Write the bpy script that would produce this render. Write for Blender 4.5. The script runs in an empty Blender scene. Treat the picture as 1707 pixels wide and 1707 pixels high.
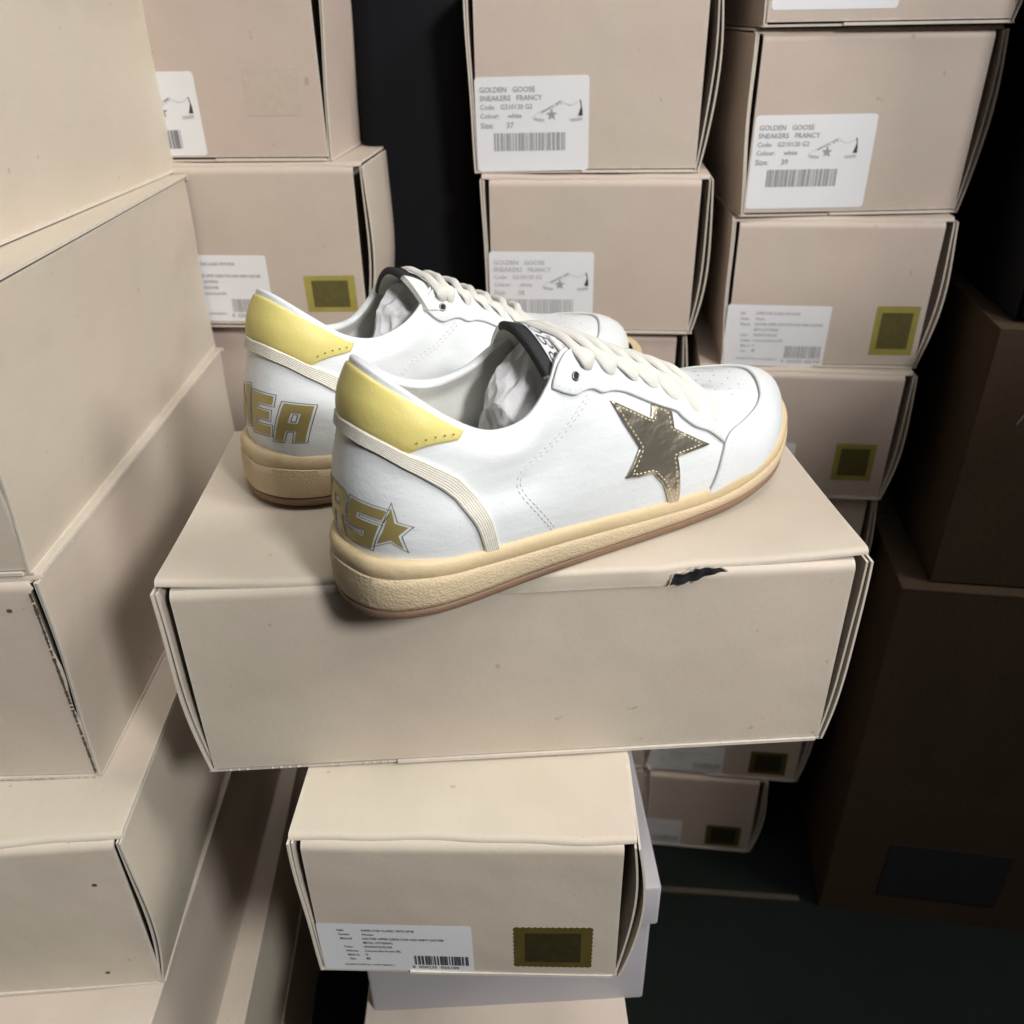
import bpy, math, random
import numpy as np
from mathutils import Matrix, Vector, noise
from mathutils.geometry import delaunay_2d_cdt

ZF = .87                      # camera height above the floor (m)
sc = bpy.context.scene
col = sc.collection

# ---------------------------------------------------------------- camera
cam_d = bpy.data.cameras.new('camera'); cam = bpy.data.objects.new('camera', cam_d); col.objects.link(cam)
PITCH, ROLL = math.radians(30.393), -.0174
_F = Vector((0, math.cos(PITCH), -math.sin(PITCH))); _U = Vector((0, math.sin(PITCH), math.cos(PITCH))); _R = Vector((1, 0, 0))
_R2 = _R*math.cos(ROLL)+_U*math.sin(ROLL); _U2 = -_R*math.sin(ROLL)+_U*math.cos(ROLL)
cam.matrix_world = Matrix(((_R2.x, _U2.x, -_F.x, 0), (_R2.y, _U2.y, -_F.y, 0), (_R2.z, _U2.z, -_F.z, ZF), (0, 0, 0, 1)))
cam_d.sensor_width = 36; cam_d.lens = 36*1428.28/1707
cam_d.clip_start = .01; cam_d.clip_end = 50
cam_d.dof.use_dof = True; cam_d.dof.focus_distance = .42; cam_d.dof.aperture_fstop = 11
sc.camera = cam

# ---------------------------------------------------------------- light
w = bpy.data.worlds.new('World'); sc.world = w; w.use_nodes = True
bg = w.node_tree.nodes['Background']; bg.inputs[0].default_value = (.92, .96, 1, 1); bg.inputs[1].default_value = .016

def area(name, loc, target, size, energy, color):
    l = bpy.data.lights.new(name, 'AREA'); l.shape = 'DISK'; l.size = size; l.energy = energy; l.color = color
    o = bpy.data.objects.new(name, l); col.objects.link(o); o.location = loc
    o.rotation_euler = (Vector(target)-Vector(loc)).to_track_quat('-Z', 'Y').to_euler()
    return o
area('front_lamp', (.95, -.88, .88+ZF), (-.03, .40, -.22+ZF), .34, 28.5, (1, .985, .965))
area('side_lamp', (1.30, .05, .98+ZF), (-.05, .45, -.2+ZF), .55, 17, (1, .965, .915))
area('ceiling_panel', (.20, .02, 1.45+ZF), (-.16, .33, -.25+ZF), .9, 1.25, (1, .975, .935)).data.spread = math.radians(52)

sc.view_settings.view_transform = 'Standard'; sc.view_settings.look = 'None'
sc.view_settings.exposure = 0; sc.view_settings.gamma = 1; sc.view_settings.use_curve_mapping = False
sc.render.engine = 'CYCLES'
sc.cycles.use_denoising = True
sc.cycles.max_bounces = 6; sc.cycles.diffuse_bounces = 3; sc.cycles.glossy_bounces = 3
sc.cycles.use_adaptive_sampling = True; sc.cycles.adaptive_threshold = .02
sc.cycles.caustics_reflective = False; sc.cycles.caustics_refractive = False

# ---------------------------------------------------------------- materials
def material(name, base, rough=.6, metal=0., spec=.5, var=0., var_scale=12., bumps=(), tint=None, stretch=None, sheen=0., sss=0., blotch=None):
    """principled surface; var = low frequency colour variation, bumps = [(kind, scale, height in m, stretch)]"""
    m = bpy.data.materials.new(name); m.use_nodes = True
    nt = m.node_tree; n = nt.nodes; b = n['Principled BSDF']
    b.inputs['Roughness'].default_value = rough; b.inputs['Metallic'].default_value = metal
    b.inputs['Specular IOR Level'].default_value = spec
    if sheen: b.inputs['Sheen Weight'].default_value = sheen
    tc = n.new('ShaderNodeTexCoord')
    colr = None
    if var:
        t = n.new('ShaderNodeTexNoise'); t.inputs['Scale'].default_value = var_scale; t.inputs['Detail'].default_value = 6; t.inputs['Roughness'].default_value = .6
        nt.links.new(tc.outputs['Object'], t.inputs['Vector'])
        r = n.new('ShaderNodeValToRGB')
        a = [c*(1-var) for c in base]; z = [min(1, c*(1+var)) for c in base]
        if tint: a = [x*y for x, y in zip(a, tint)]
        r.color_ramp.elements[0].position = .3; r.color_ramp.elements[1].position = .7
        r.color_ramp.elements[0].color = (*a, 1); r.color_ramp.elements[1].color = (*z, 1)
        nt.links.new(t.outputs['Fac'], r.inputs['Fac']); colr = r.outputs['Color']
        if blotch:   # small sparse marks of dirt: (scale, threshold, strength, colour)
            s = n.new('ShaderNodeTexNoise'); s.inputs['Scale'].default_value = blotch[0]; s.inputs['Detail'].default_value = 3
            nt.links.new(tc.outputs['Object'], s.inputs['Vector'])
            k = n.new('ShaderNodeMapRange'); k.inputs['From Min'].default_value = blotch[1]; k.inputs['From Max'].default_value = blotch[1]+.06; k.inputs['To Max'].default_value = blotch[2]
            nt.links.new(s.outputs['Fac'], k.inputs['Value'])
            mx = n.new('ShaderNodeMix'); mx.data_type = 'RGBA'
            nt.links.new(k.outputs['Result'], mx.inputs['Factor']); nt.links.new(colr, mx.inputs['A']); mx.inputs['B'].default_value = (*blotch[3], 1)
            colr = mx.outputs['Result']
        nt.links.new(colr, b.inputs['Base Color'])
    else:
        b.inputs['Base Color'].default_value = (*base, 1)
    prev = None
    for kind, scale, height, st in bumps:
        mp = n.new('ShaderNodeMapping'); nt.links.new(tc.outputs['Object'], mp.inputs['Vector'])
        mp.inputs['Scale'].default_value = st or (1, 1, 1)
        if kind == 'voronoi':
            t = n.new('ShaderNodeTexVoronoi'); t.inputs['Scale'].default_value = scale; out = t.outputs['Distance']
        else:
            t = n.new('ShaderNodeTexNoise'); t.inputs['Scale'].default_value = scale; t.inputs['Detail'].default_value = 4; out = t.outputs['Fac']
        nt.links.new(mp.outputs['Vector'], t.inputs['Vector'])
        bp = n.new('ShaderNodeBump'); bp.inputs['Distance'].default_value = height; bp.inputs['Strength'].default_value = 1
        nt.links.new(out, bp.inputs['Height'])
        if prev: nt.links.new(prev, bp.inputs['Normal'])
        prev = bp.outputs['Normal']
    if prev: nt.links.new(prev, b.inputs['Normal'])
    if sss:
        b.inputs['Subsurface Weight'].default_value = sss; b.inputs['Subsurface Radius'].default_value = (.002, .002, .002); b.inputs['Subsurface Scale'].default_value = 1
    return m

def cardboard(name, base, seed, smear=.5):
    """coated board: pinkish and greenish mottling, faint smudges, paler edges for wear and painted fold highlights (distance to the sheet edge from two uv maps)"""
    m = bpy.data.materials.new(name); m.use_nodes = True; nt = m.node_tree; n = nt.nodes; L = nt.links.new; b = n['Principled BSDF']
    b.inputs['Roughness'].default_value = .56; b.inputs['Specular IOR Level'].default_value = .38
    tc = n.new('ShaderNodeTexCoord'); oi = n.new('ShaderNodeObjectInfo')
    ad = n.new('ShaderNodeVectorMath'); ad.operation = 'MULTIPLY_ADD'; L(oi.outputs['Random'], ad.inputs[0]); ad.inputs[1].default_value = (3.1+seed, 5.7, 9.3); L(tc.outputs['Object'], ad.inputs[2])
    def nz(scale, detail=5, rough=.6, st=None):
        t = n.new('ShaderNodeTexNoise'); t.inputs['Scale'].default_value = scale; t.inputs['Detail'].default_value = detail; t.inputs['Roughness'].default_value = rough
        if st:
            mp = n.new('ShaderNodeMapping'); mp.inputs['Scale'].default_value = st; L(ad.outputs[0], mp.inputs['Vector']); L(mp.outputs[0], t.inputs['Vector'])
        else: L(ad.outputs[0], t.inputs['Vector'])
        return t.outputs['Fac']
    def rng(x, a, z, lo=0., hi=1.):
        k = n.new('ShaderNodeMapRange'); L(x, k.inputs['Value']); k.inputs['From Min'].default_value = a; k.inputs['From Max'].default_value = z; k.inputs['To Min'].default_value = lo; k.inputs['To Max'].default_value = hi; return k.outputs['Result']
    def mix(f, a, c):
        x = n.new('ShaderNodeMix'); x.data_type = 'RGBA'; L(f, x.inputs['Factor'])
        for k, q in (('A', a), ('B', c)):
            if isinstance(q, tuple): x.inputs[k].default_value = (*q, 1)
            else: L(q, x.inputs[k])
        return x.outputs['Result']
    sc3 = lambda q: tuple(min(1, p*r) for p, r in zip(base, q))
    c = mix(rng(nz(7, 4), .38, .62), sc3((1.025, .985, .99)), sc3((.975, 1.0, .97)))
    c = mix(rng(nz(19, 4, .65), .42, .75, 0, .35), c, sc3((.88, .88, .865)))
    c = mix(rng(nz(300, 2, .7, (1, .25, 1)), .35, .75, 0, .14), c, sc3((.80, .79, .76)))            # fibres
    c = mix(rng(nz(5.5, 3, .45, (1, 1, 2.2)), .60, .70, 0, .30*smear), c, sc3((.66, .63, .58)))    # hand smudges
    c = mix(rng(nz(95, 2, .5), .735, .77, 0, .45), c, sc3((.52, .46, .38)))                         # specks
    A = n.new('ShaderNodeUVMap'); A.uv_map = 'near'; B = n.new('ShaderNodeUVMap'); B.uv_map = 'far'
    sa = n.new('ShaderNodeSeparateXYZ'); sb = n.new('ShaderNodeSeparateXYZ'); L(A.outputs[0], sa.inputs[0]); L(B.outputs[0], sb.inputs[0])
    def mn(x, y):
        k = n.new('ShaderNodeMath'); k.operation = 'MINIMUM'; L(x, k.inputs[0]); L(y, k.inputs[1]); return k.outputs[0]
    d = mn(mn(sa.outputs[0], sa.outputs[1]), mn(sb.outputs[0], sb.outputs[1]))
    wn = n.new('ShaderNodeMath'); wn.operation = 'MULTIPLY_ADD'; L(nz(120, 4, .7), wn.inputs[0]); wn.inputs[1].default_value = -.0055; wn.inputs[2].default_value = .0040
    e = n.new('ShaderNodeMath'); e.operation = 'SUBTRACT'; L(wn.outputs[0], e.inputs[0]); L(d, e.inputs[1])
    c = mix(rng(e.outputs[0], -.0002, .0014, 0, .62), c, tuple(min(1, .25+.72*p) for p in base))  # edge wear plus bright fold highlights painted into the board colour
    ov = n.new('ShaderNodeHueSaturation'); L(c, ov.inputs['Color']); L(rng(oi.outputs['Random'], 0, 1, .955, 1.03), ov.inputs['Value'])
    L(ov.outputs[0], b.inputs['Base Color'])
    prev = None
    for f, h in ((nz(420, 2), .00007), (nz(16, 2), .0012)):
        bp = n.new('ShaderNodeBump'); bp.inputs['Distance'].default_value = h; L(f, bp.inputs['Height'])
        if prev: L(prev, bp.inputs['Normal'])
        prev = bp.outputs['Normal']
    L(prev, b.inputs['Normal'])
    return m

M = {}
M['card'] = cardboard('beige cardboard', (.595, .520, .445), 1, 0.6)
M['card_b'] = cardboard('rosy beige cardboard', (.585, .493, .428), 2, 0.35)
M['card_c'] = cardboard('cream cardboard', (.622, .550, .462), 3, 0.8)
M['card_in'] = material('grey inner board', (.34, .30, .26), .8, var=.06)
M['grey_box'] = material('lavender grey card', (.40, .385, .405), .55, spec=.4, var=.04, bumps=[('noise', 300, .0001, None)])
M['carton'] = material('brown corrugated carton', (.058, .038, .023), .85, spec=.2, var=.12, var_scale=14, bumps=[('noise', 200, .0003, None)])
M['cabinet'] = material('dark navy metal', (.004, .0042, .0065), .75, spec=.2, var=.15, var_scale=5)
M['cut'] = material('grey leather cut edge', (.42, .41, .40), .7)
M['edge'] = material('pale board edge', (.66, .60, .52), .75, var=.06, var_scale=200)
M['paper'] = material('white label paper', (.80, .80, .82), .45, spec=.4, var=.012, var_scale=30)
M['ink'] = material('grey printed ink', (.16, .16, .175), .7)
M['ink_l'] = material('pale grey ink', (.50, .50, .51), .7)
M['ink_m'] = material('mid grey ink', (.33, .33, .34), .7)
M['black_ink'] = material('black ink', (.045, .045, .05), .6)
M['seal'] = material('gold foil seal', (.48, .42, .11), .38, metal=.35, var=.12, var_scale=60)
M['seal_d'] = material('dark olive print', (.12, .105, .032), .5, metal=.15, var=.18, var_scale=160)
M['seal_b'] = material('brown gold foil seal', (.20, .155, .04), .33, metal=.5, var=.12, var_scale=60)
M['seal_bd'] = material('dark bronze print', (.050, .042, .017), .42, metal=.25, var=.18, var_scale=160)
M['seal_f'] = material('faded seal residue', (.535, .450, .375), .7, var=.07, var_scale=180)
M['leather'] = material('white leather', (.725, .755, .772), .33, spec=.5, var=.012, var_scale=40, bumps=[('voronoi', 900, .00004, None), ('noise', 170, .00009, (.45, 1, 1.5)), ('noise', 38, .0011, (.6, 1, 1.5))])
M['leather_s'] = material('smooth white leather', (.725, .755, .772), .33, spec=.5, var=.01, var_scale=40, bumps=[('voronoi', 1100, .00006, None), ('noise', 90, .0003, None)])
M['lining'] = material('cream lining leather', (.78, .77, .725), .5, var=.02, var_scale=30, bumps=[('noise', 500, .00012, None), ('noise', 70, .0011, None)])
M['insole'] = material('grey speckled felt', (.30, .29, .27), .95, var=.65, var_scale=700, bumps=[('noise', 1500, .0005, None)])
M['yellow'] = material('pale yellow leather', (.70, .605, .205), .46, spec=.42, var=.03, var_scale=25, bumps=[('voronoi', 1200, .00005, None), ('noise', 110, .0003, None)])
M['edge_y'] = material('yellow cut edge', (.50, .44, .10), .6)
M['tape'] = material('cream cotton tape', (.73, .70, .62), .85, var=.05, var_scale=200, bumps=[('noise', 1500, .0003, None)])
M['band'] = material('aged yellow rubber', (.590, .465, .282), .5, spec=.45, var=.05, var_scale=30, bumps=[('noise', 260, .0003, None), ('noise', 55, .0006, None)])
M['wall'] = material('aged tan rubber', (.565, .452, .298), .6, spec=.35, var=.05, var_scale=24, bumps=[('voronoi', 800, .00022, (1, 1, 1.5)), ('noise', 420, .00028, None), ('noise', 90, .0004, None)])
M['outsole'] = material('brown rubber', (.215, .130, .082), .6, var=.06, var_scale=40, bumps=[('noise', 400, .0003, None)])
M['star'] = material('champagne metallic leather', (.63, .57, .465), .29, metal=.88, var=.10, var_scale=40, bumps=[('noise', 420, .00008, None), ('noise', 110, .0006, (1, 1, 1.5)), ('noise', 34, .0030, None)])
M['gold'] = material('dull gold print', (.42, .335, .13), .42, metal=.35, var=.08, var_scale=60)
M['line'] = material('dark print line', (.10, .085, .055), .6)
M['thread'] = material('white thread', (.62, .62, .60), .8)
M['thread_g'] = material('cream gold thread', (.72, .66, .47), .7)
M['hole'] = material('stitch hole', (.10, .09, .03), .8)
M['lace'] = material('off white cotton lace', (.70, .685, .635), .85, spec=.25, var=.02, var_scale=120, sheen=.15, bumps=[('noise', 1800, .0003, None)])
M['metal'] = material('gunmetal eyelet', (.30, .29, .27), .35, metal=1.)
M['dark'] = material('dark recess', (.02, .02, .02), .9)
M['black'] = material('black woven label', (.016, .016, .019), .75, var=.2, var_scale=600, bumps=[('noise', 1600, .0003, None)])
M['patch'] = material('pale grey woven patch', (.60, .60, .64), .8, var=.05, var_scale=300)
M['tissue'] = material('white tissue paper', (.66, .66, .68), .7, spec=.3, var=.03, var_scale=60, bumps=[('noise', 90, .0014, None)])
M['wall_d'] = material('black curtain', (.012, .012, .016), .9, var=.2, var_scale=3)
M['floor'] = material('dark green floor', (.003, .006, .005), .7, spec=.2, var=.3, var_scale=6, bumps=[('noise', 200, .0004, None)])
M['wood'] = material('dark timber', (.045, .036, .022), .8, var=.2, var_scale=30)

# ---------------------------------------------------------------- helpers
def mesh_obj(name, verts, faces, m, parent=None, smooth=True, angle=None):
    me = bpy.data.meshes.new(name)
    me.from_pydata([tuple(map(float, v)) for v in verts], [], [tuple(map(int, f)) for f in faces])
    if smooth: me.polygons.foreach_set('use_smooth', [True]*len(me.polygons))
    me.materials.append(M[m]); me.update()
    if angle is not None:
        try: me.set_sharp_from_angle(angle=angle)
        except Exception: pass
    o = bpy.data.objects.new(name, me); col.objects.link(o)
    if parent: o.parent = parent
    return o
def empty(name, loc, rz=0.):
    o = bpy.data.objects.new(name, None); col.objects.link(o); o.location = loc; o.rotation_euler = (0, 0, rz); o.empty_display_size = .02
    return o
def tag(o, label=None, cat=None, group=None, kind=None):
    for k, v in (('label', label), ('category', cat), ('group', group), ('kind', kind)):
        if v: o[k] = v
    return o
def box_vf(x0, x1, y0, y1, z0, z1):
    v = [(x, y, z) for z in (z0, z1) for y in (y0, y1) for x in (x0, x1)]
    return v, [(0, 2, 3, 1), (4, 5, 7, 6), (0, 1, 5, 4), (2, 6, 7, 3), (0, 4, 6, 2), (1, 3, 7, 5)]
class MB:
    """collects pieces of one mesh"""
    def __init__(s): s.v = []; s.f = []
    def add(s, v, f):
        k = len(s.v); s.v += [tuple(p) for p in v]; s.f += [tuple(i+k for i in q) for q in f]
    def build(s, name, m, parent=None, smooth=False, angle=None): return mesh_obj(name, s.v, s.f, m, parent, smooth, angle)
def sheet(name, P, th, m, parent, flip=False, smooth=True):
    """thick sheet from a grid of points P (nu, nv, 3)"""
    P = np.asarray(P, float); nu, nv = P.shape[:2]
    du = np.gradient(P, axis=0); dv = np.gradient(P, axis=1); n = np.cross(du, dv); n /= np.linalg.norm(n, axis=2, keepdims=True)+1e-12
    if flip: n = -n
    A = (P+n*th/2).reshape(-1, 3); B = (P-n*th/2).reshape(-1, 3); k = nu*nv
    I = lambda i, j: i*nv+j
    f = []
    for i in range(nu-1):
        for j in range(nv-1):
            q = (I(i, j), I(i+1, j), I(i+1, j+1), I(i, j+1))
            if flip: q = q[::-1]
            f.append(q); f.append(tuple(x+k for x in q[::-1]))
    per = [I(i, 0) for i in range(nu)]+[I(nu-1, j) for j in range(1, nv)]+[I(i, nv-1) for i in range(nu-2, -1, -1)]+[I(0, j) for j in range(nv-2, 0, -1)]
    for a, b in zip(per, per[1:]+per[:1]):
        q = (b, a, a+k, b+k)
        f.append(q[::-1] if flip else q)
    o = mesh_obj(name, np.vstack([A, B]), f, m, parent, smooth, angle=math.radians(40))
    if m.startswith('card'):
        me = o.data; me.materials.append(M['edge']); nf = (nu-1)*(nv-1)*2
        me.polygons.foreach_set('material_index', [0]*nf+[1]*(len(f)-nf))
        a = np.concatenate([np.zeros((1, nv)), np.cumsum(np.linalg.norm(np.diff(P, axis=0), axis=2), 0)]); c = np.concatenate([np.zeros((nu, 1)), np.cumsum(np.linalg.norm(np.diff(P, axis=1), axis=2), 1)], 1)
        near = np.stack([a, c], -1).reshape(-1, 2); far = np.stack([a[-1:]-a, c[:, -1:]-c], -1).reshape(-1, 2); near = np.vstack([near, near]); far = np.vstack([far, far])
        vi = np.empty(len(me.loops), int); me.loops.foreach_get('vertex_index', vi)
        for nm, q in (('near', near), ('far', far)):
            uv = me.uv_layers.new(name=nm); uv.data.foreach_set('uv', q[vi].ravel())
    return o
def cr(pts, n, closed=False):
    """Catmull-Rom through points"""
    P = np.asarray(pts, float); k = len(P)
    if closed:
        u = np.arange(n)*k/n; g = lambda i: P[i % k]
    else:
        u = np.linspace(0, k-1, n); E = np.vstack([2*P[0]-P[1], P, 2*P[-1]-P[-2]]); g = lambda i: E[np.clip(i+1, 0, k+1)]
    i = np.floor(u).astype(int)
    if not closed: i = np.minimum(i, k-2)
    t = (u-i)[:, None]; a, b, c, d = g(i-1), g(i), g(i+1), g(i+2)
    return .5*(2*b+(-a+c)*t+(2*a-5*b+4*c-d)*t*t+(-a+3*b-3*c+d)*t**3)
def inside(pts, poly):
    x, y = pts[:, 0], pts[:, 1]; r = np.zeros(len(pts), bool)
    for (x0, y0), (x1, y1) in zip(poly, np.roll(poly, -1, 0)):
        c = ((y0 > y) != (y1 > y)); r ^= c & (x < (x1-x0)*(y-y0)/(y1-y0+1e-15)+x0)
    return r
def sdist(pts, loops):
    d = np.full(len(pts), 1e9)
    for poly in loops:
        for a, b in zip(poly, np.roll(poly, -1, 0)):
            e = b-a; L = e@e+1e-18; t = np.clip(((pts-a)@e)/L, 0, 1); d = np.minimum(d, np.hypot(*(pts-a-t[:, None]*e).T))
    return d
def densify(poly, sp):
    out = []
    for a, b in zip(poly, np.roll(poly, -1, 0)):
        k = max(1, int(np.ceil(np.hypot(*(b-a))/sp)))
        out += [a+(b-a)*t/k for t in range(k)]
    return np.array(out)
def area2(p): return .5*np.sum(p[:, 0]*np.roll(p[:, 1], -1)-np.roll(p[:, 0], -1)*p[:, 1])
def fill(loops, sp, rings=()):
    """triangulate a polygon with holes (loops[0] outer) in 2-D with an interior lattice"""
    L = [densify(np.asarray(l, float), sp*.8) for l in loops]
    L[0] = L[0] if area2(L[0]) > 0 else L[0][::-1]
    for i in range(1, len(L)): L[i] = L[i] if area2(L[i]) < 0 else L[i][::-1]
    pts = [*L]; lo = L[0].min(0); hi = L[0].max(0)
    gx, gy = np.meshgrid(np.arange(lo[0], hi[0], sp), np.arange(lo[1], hi[1], sp*.87)); gx = gx+(np.arange(gx.shape[0])[:, None] % 2)*sp*.5
    cand = np.column_stack([gx.ravel(), gy.ravel()])
    def keep(c, dmin):
        if not len(c): return c
        k = inside(c, L[0])
        for h in L[1:]: k &= ~inside(c, h)
        c = c[k]
        return c[sdist(c, L) >= dmin] if len(c) else c
    extra = []
    mr = max(rings) if rings else 0
    for r in rings:
        rr = []
        for l in L:
            t = np.roll(l, -1, 0)-np.roll(l, 1, 0); n = np.column_stack([-t[:, 1], t[:, 0]])/(np.hypot(*t.T)[:, None]+1e-12); rr.append(l+n*r)
        extra.append(keep(np.vstack(rr), r*.93))
    extra.append(keep(cand, mr+sp*.4))
    edges = []; k = 0
    for l in L:
        m_ = len(l); edges += [(k+i, k+(i+1) % m_) for i in range(m_)]; k += m_
    V = np.vstack(pts+[e for e in extra if len(e)])
    v, e, f, *_ = delaunay_2d_cdt([Vector((float(a), float(b))) for a, b in V], edges, [], 1, 1e-7)
    v = np.array([(p.x, p.y) for p in v]); f = [tuple(q) for q in f]
    if len(L) > 1:
        cen = np.array([v[list(q)].mean(0) for q in f]); k = np.ones(len(f), bool)
        for h in L[1:]: k &= ~inside(cen, h)
        f = [q for q, g in zip(f, k) if g]
    return v, f, sdist(v, L)

# ---- shoe surface (pure numpy) ----
LATB=[(.0055,0),(.008,-.014),(.0165,-.0258),(.036,-.0335),(.060,-.0343),(.082,-.0343),(.100,-.0346),(.118,-.0352),(.135,-.0358),(.152,-.0364),(.172,-.0372),(.195,-.0372),(.222,-.0345),(.2485,-.0190),(.2712,.011)]
MEDB=[None,(.008,.014),(.0165,.0255),(.036,.032),(.060,.032),(.082,.0322),(.100,.0335),(.118,.0365),(.135,.0405),(.152,.045),(.172,.0492),(.195,.0515),(.220,.0495),(.2475,.0362)]
TOP=[(.019,0,.1065),(.0225,-.0130,.1035),(.034,-.0225,.0945),(.049,-.0262,.0825),(.065,-.0270,.0742),(.082,-.0262,.0752),(.0945,-.0240,.0860),(.102,-.0205,.0960),(.111,-.0165,.0985),(.127,-.0140,.0915),(.145,-.0128,.0820),(.164,-.0120,.0730),(.182,-.0105,.0650),(.195,-.0065,.0587),(.1985,.0020,.0570)]
# handles: (out, fwd, up) at the bottom, (out, fwd, up) back from the top
HB=[(.004,0,.030),(.0045,0,.028),(.0045,0,.026),(.004,0,.024),(.0035,0,.022),(.0035,0,.021),(.004,0,.022),(.004,0,.024),(.004,0,.025),(.004,0,.024),(.004,0,.022),(.004,.001,.021),(.0030,.002,.021),(.0022,.001,.022),(.0022,0,.023)]
HT=[(.0085,0,-.030),(.0075,-.001,-.030),(.0075,-.001,-.028),(.0075,0,-.024),(.0070,0,-.020),(.0070,0,-.020),(.0085,.001,-.022),(.0110,.003,-.022),(.0135,.004,-.018),(.0150,.005,-.014),(.0165,.006,-.011),(.0165,.007,-.008),(.0150,.013,-.004),(.0110,.026,-.002),(.042,0,-.001)]
def lerp_tab(x,tab):
    return np.interp(x,[t[0] for t in tab],[t[1] for t in tab])
HS=[(0,.0305),(.02,.0290),(.04,.0262),(.07,.0240),(.10,.0225),(.14,.0195),(.18,.0178),(.21,.0182),(.25,.0195),(.29,.0205)]
SP=[(0,0),(.165,0),(.19,.001),(.21,.0032),(.235,.0075),(.26,.012),(.29,.017)]
def hs(x): return lerp_tab(x,HS)
def spring(x): return lerp_tab(x,SP)
def shoe_controls():
    cols=[]
    def col(b,t,hb,ht,nrm,s):
        x,y=b;B=np.array([x,y,hs(x)+spring(x)-.005]);T=np.array(t)
        n=np.array([nrm[0],nrm[1],0.])
        P1=B+n*hb[0]+np.array([hb[1],0,hb[2]])
        P2=T+n*ht[0]+np.array([ht[1],0,ht[2]])
        return [B,P1,P2,T]
    def norms(pts):
        out=[]
        for i in range(len(pts)):
            a=np.array(pts[(i-1)%len(pts)]);b=np.array(pts[(i+1)%len(pts)]);d=b-a
            n=np.array([-d[1],d[0]])/np.hypot(*d);out.append(-n)
        return out
    loop=LATB+[MEDB[i] for i in range(13,0,-1)]
    N=norms(loop)
    # loop runs heel -> lateral(-y) -> toe -> medial: outward normal
    c=np.mean(np.array(loop),0)
    N=[n if (np.array(p)-c)@n>0 else -n for n,p in zip(N,loop)]
    N[0]=np.array([-1.,0]);N[14]=np.array([.97,.1])
    for i in range(28):
        j=i if i<=14 else 28-i
        t=TOP[j]
        if i>14: t=(t[0],-t[1]+(.004 if j>7 else .001*(j>5)),t[2]+{3:.0015,4:.0055,5:.0075,6:.004}.get(j,0))
        hb,ht=HB[j],HT[j]
        nn=N[i]
        if 2<=j<=12: nt=np.array([0,-1. if i<14 else 1.])
        else: nt=nn
        if j==13: nt=np.array([.35,-.94 if i<14 else .94])
        B=col(loop[i],t,hb,ht,nn,0)
        T=np.array(t);B[2]=T+np.array([nt[0]*ht[0]+ht[1],nt[1]*ht[0],ht[2]])
        cols.append(B)
    return np.array(cols) # 28,4,3
def crp(C,u):
    # periodic Catmull-Rom over the first axis
    n=len(C);u=np.asarray(u,float)%n;i=np.floor(u).astype(int);t=(u-i)
    sh=(-1,)+(1,)*(C.ndim-1);t=t.reshape(sh)
    a,b,c,d=C[(i-1)%n],C[i%n],C[(i+1)%n],C[(i+2)%n]
    return .5*((2*b)+(-a+c)*t+(2*a-5*b+4*c-d)*t*t+(-a+3*b-3*c+d)*t**3)
CTRL=shoe_controls()
NU,NV=336,64
def surf_grid():
    U=np.arange(NU)*28/NU;V=np.linspace(0,1,NV+1)
    P=crp(CTRL,U)                    # NU,4,3
    v=V[None,:,None]
    G=P[:,0:1]*(1-v)**3+3*P[:,1:2]*v*(1-v)**2+3*P[:,2:3]*v*v*(1-v)+P[:,3:4]*v**3
    # padded collar swelling and a soft dip below it, on the sides of the opening
    Um=np.minimum(U,28-U)[:,None]
    w=np.exp(-((Um-4.6)/1.9)**2)
    bump=w*(.0020*np.exp(-((V[None]-.86)/.11)**2)-.0016*np.exp(-((V[None]-.55)/.13)**2))
    bump=bump+np.exp(-((Um-.0)/2.2)**2)*(.0012*np.exp(-((V[None]-.84)/.12)**2))
    Nn=grid_normals(G)
    return G+Nn*bump[...,None]
def grid_normals(G):
    du=np.roll(G,-1,0)-np.roll(G,1,0);dv=np.gradient(G,axis=1)
    n=np.cross(du,dv);n/=np.linalg.norm(n,axis=2,keepdims=True)+1e-12
    # outward: heel column should point to -x
    if n[0,NV//2,0]>0:n=-n
    return n
GRID=surf_grid();NORM=grid_normals(GRID)
def S(U,V,off=0.):
    U=np.asarray(U,float);V=np.clip(np.asarray(V,float),0,1)
    a=(U%28)*NU/28;i=np.floor(a).astype(int)%NU;fa=(a-np.floor(a))[...,None]
    b=V*NV;j=np.minimum(np.floor(b).astype(int),NV-1);fb=(b-j)[...,None]
    i2=(i+1)%NU
    def bl(A): return (A[i,j]*(1-fa)+A[i2,j]*fa)*(1-fb)+(A[i,j+1]*(1-fa)+A[i2,j+1]*fa)*fb
    n=bl(NORM);n=n/np.linalg.norm(n,axis=-1,keepdims=True)
    return bl(GRID)+n*(np.asarray(off)[...,None] if np.ndim(off) else off)
# ---- end shoe surface ----
# ---------------------------------------------------------------- the setting
fl = mesh_obj('floor', *[(a) for a in ([(-3, -1.5, 0), (3, -1.5, 0), (3, 3, 0), (-3, 3, 0)], [(0, 1, 2, 3)])], 'floor', smooth=False); tag(fl, kind='structure')
def curtain():
    x = np.linspace(-2.2, 2.4, 140); z = np.linspace(.01, 2.2, 8)
    P = np.array([[(a, 1.22+.035*math.sin(a*34)+.015*math.sin(a*13+1), c) for c in z] for a in x])
    return sheet('back_wall', P, .006, 'wall_d', None)
tag(curtain(), kind='structure')

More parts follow.
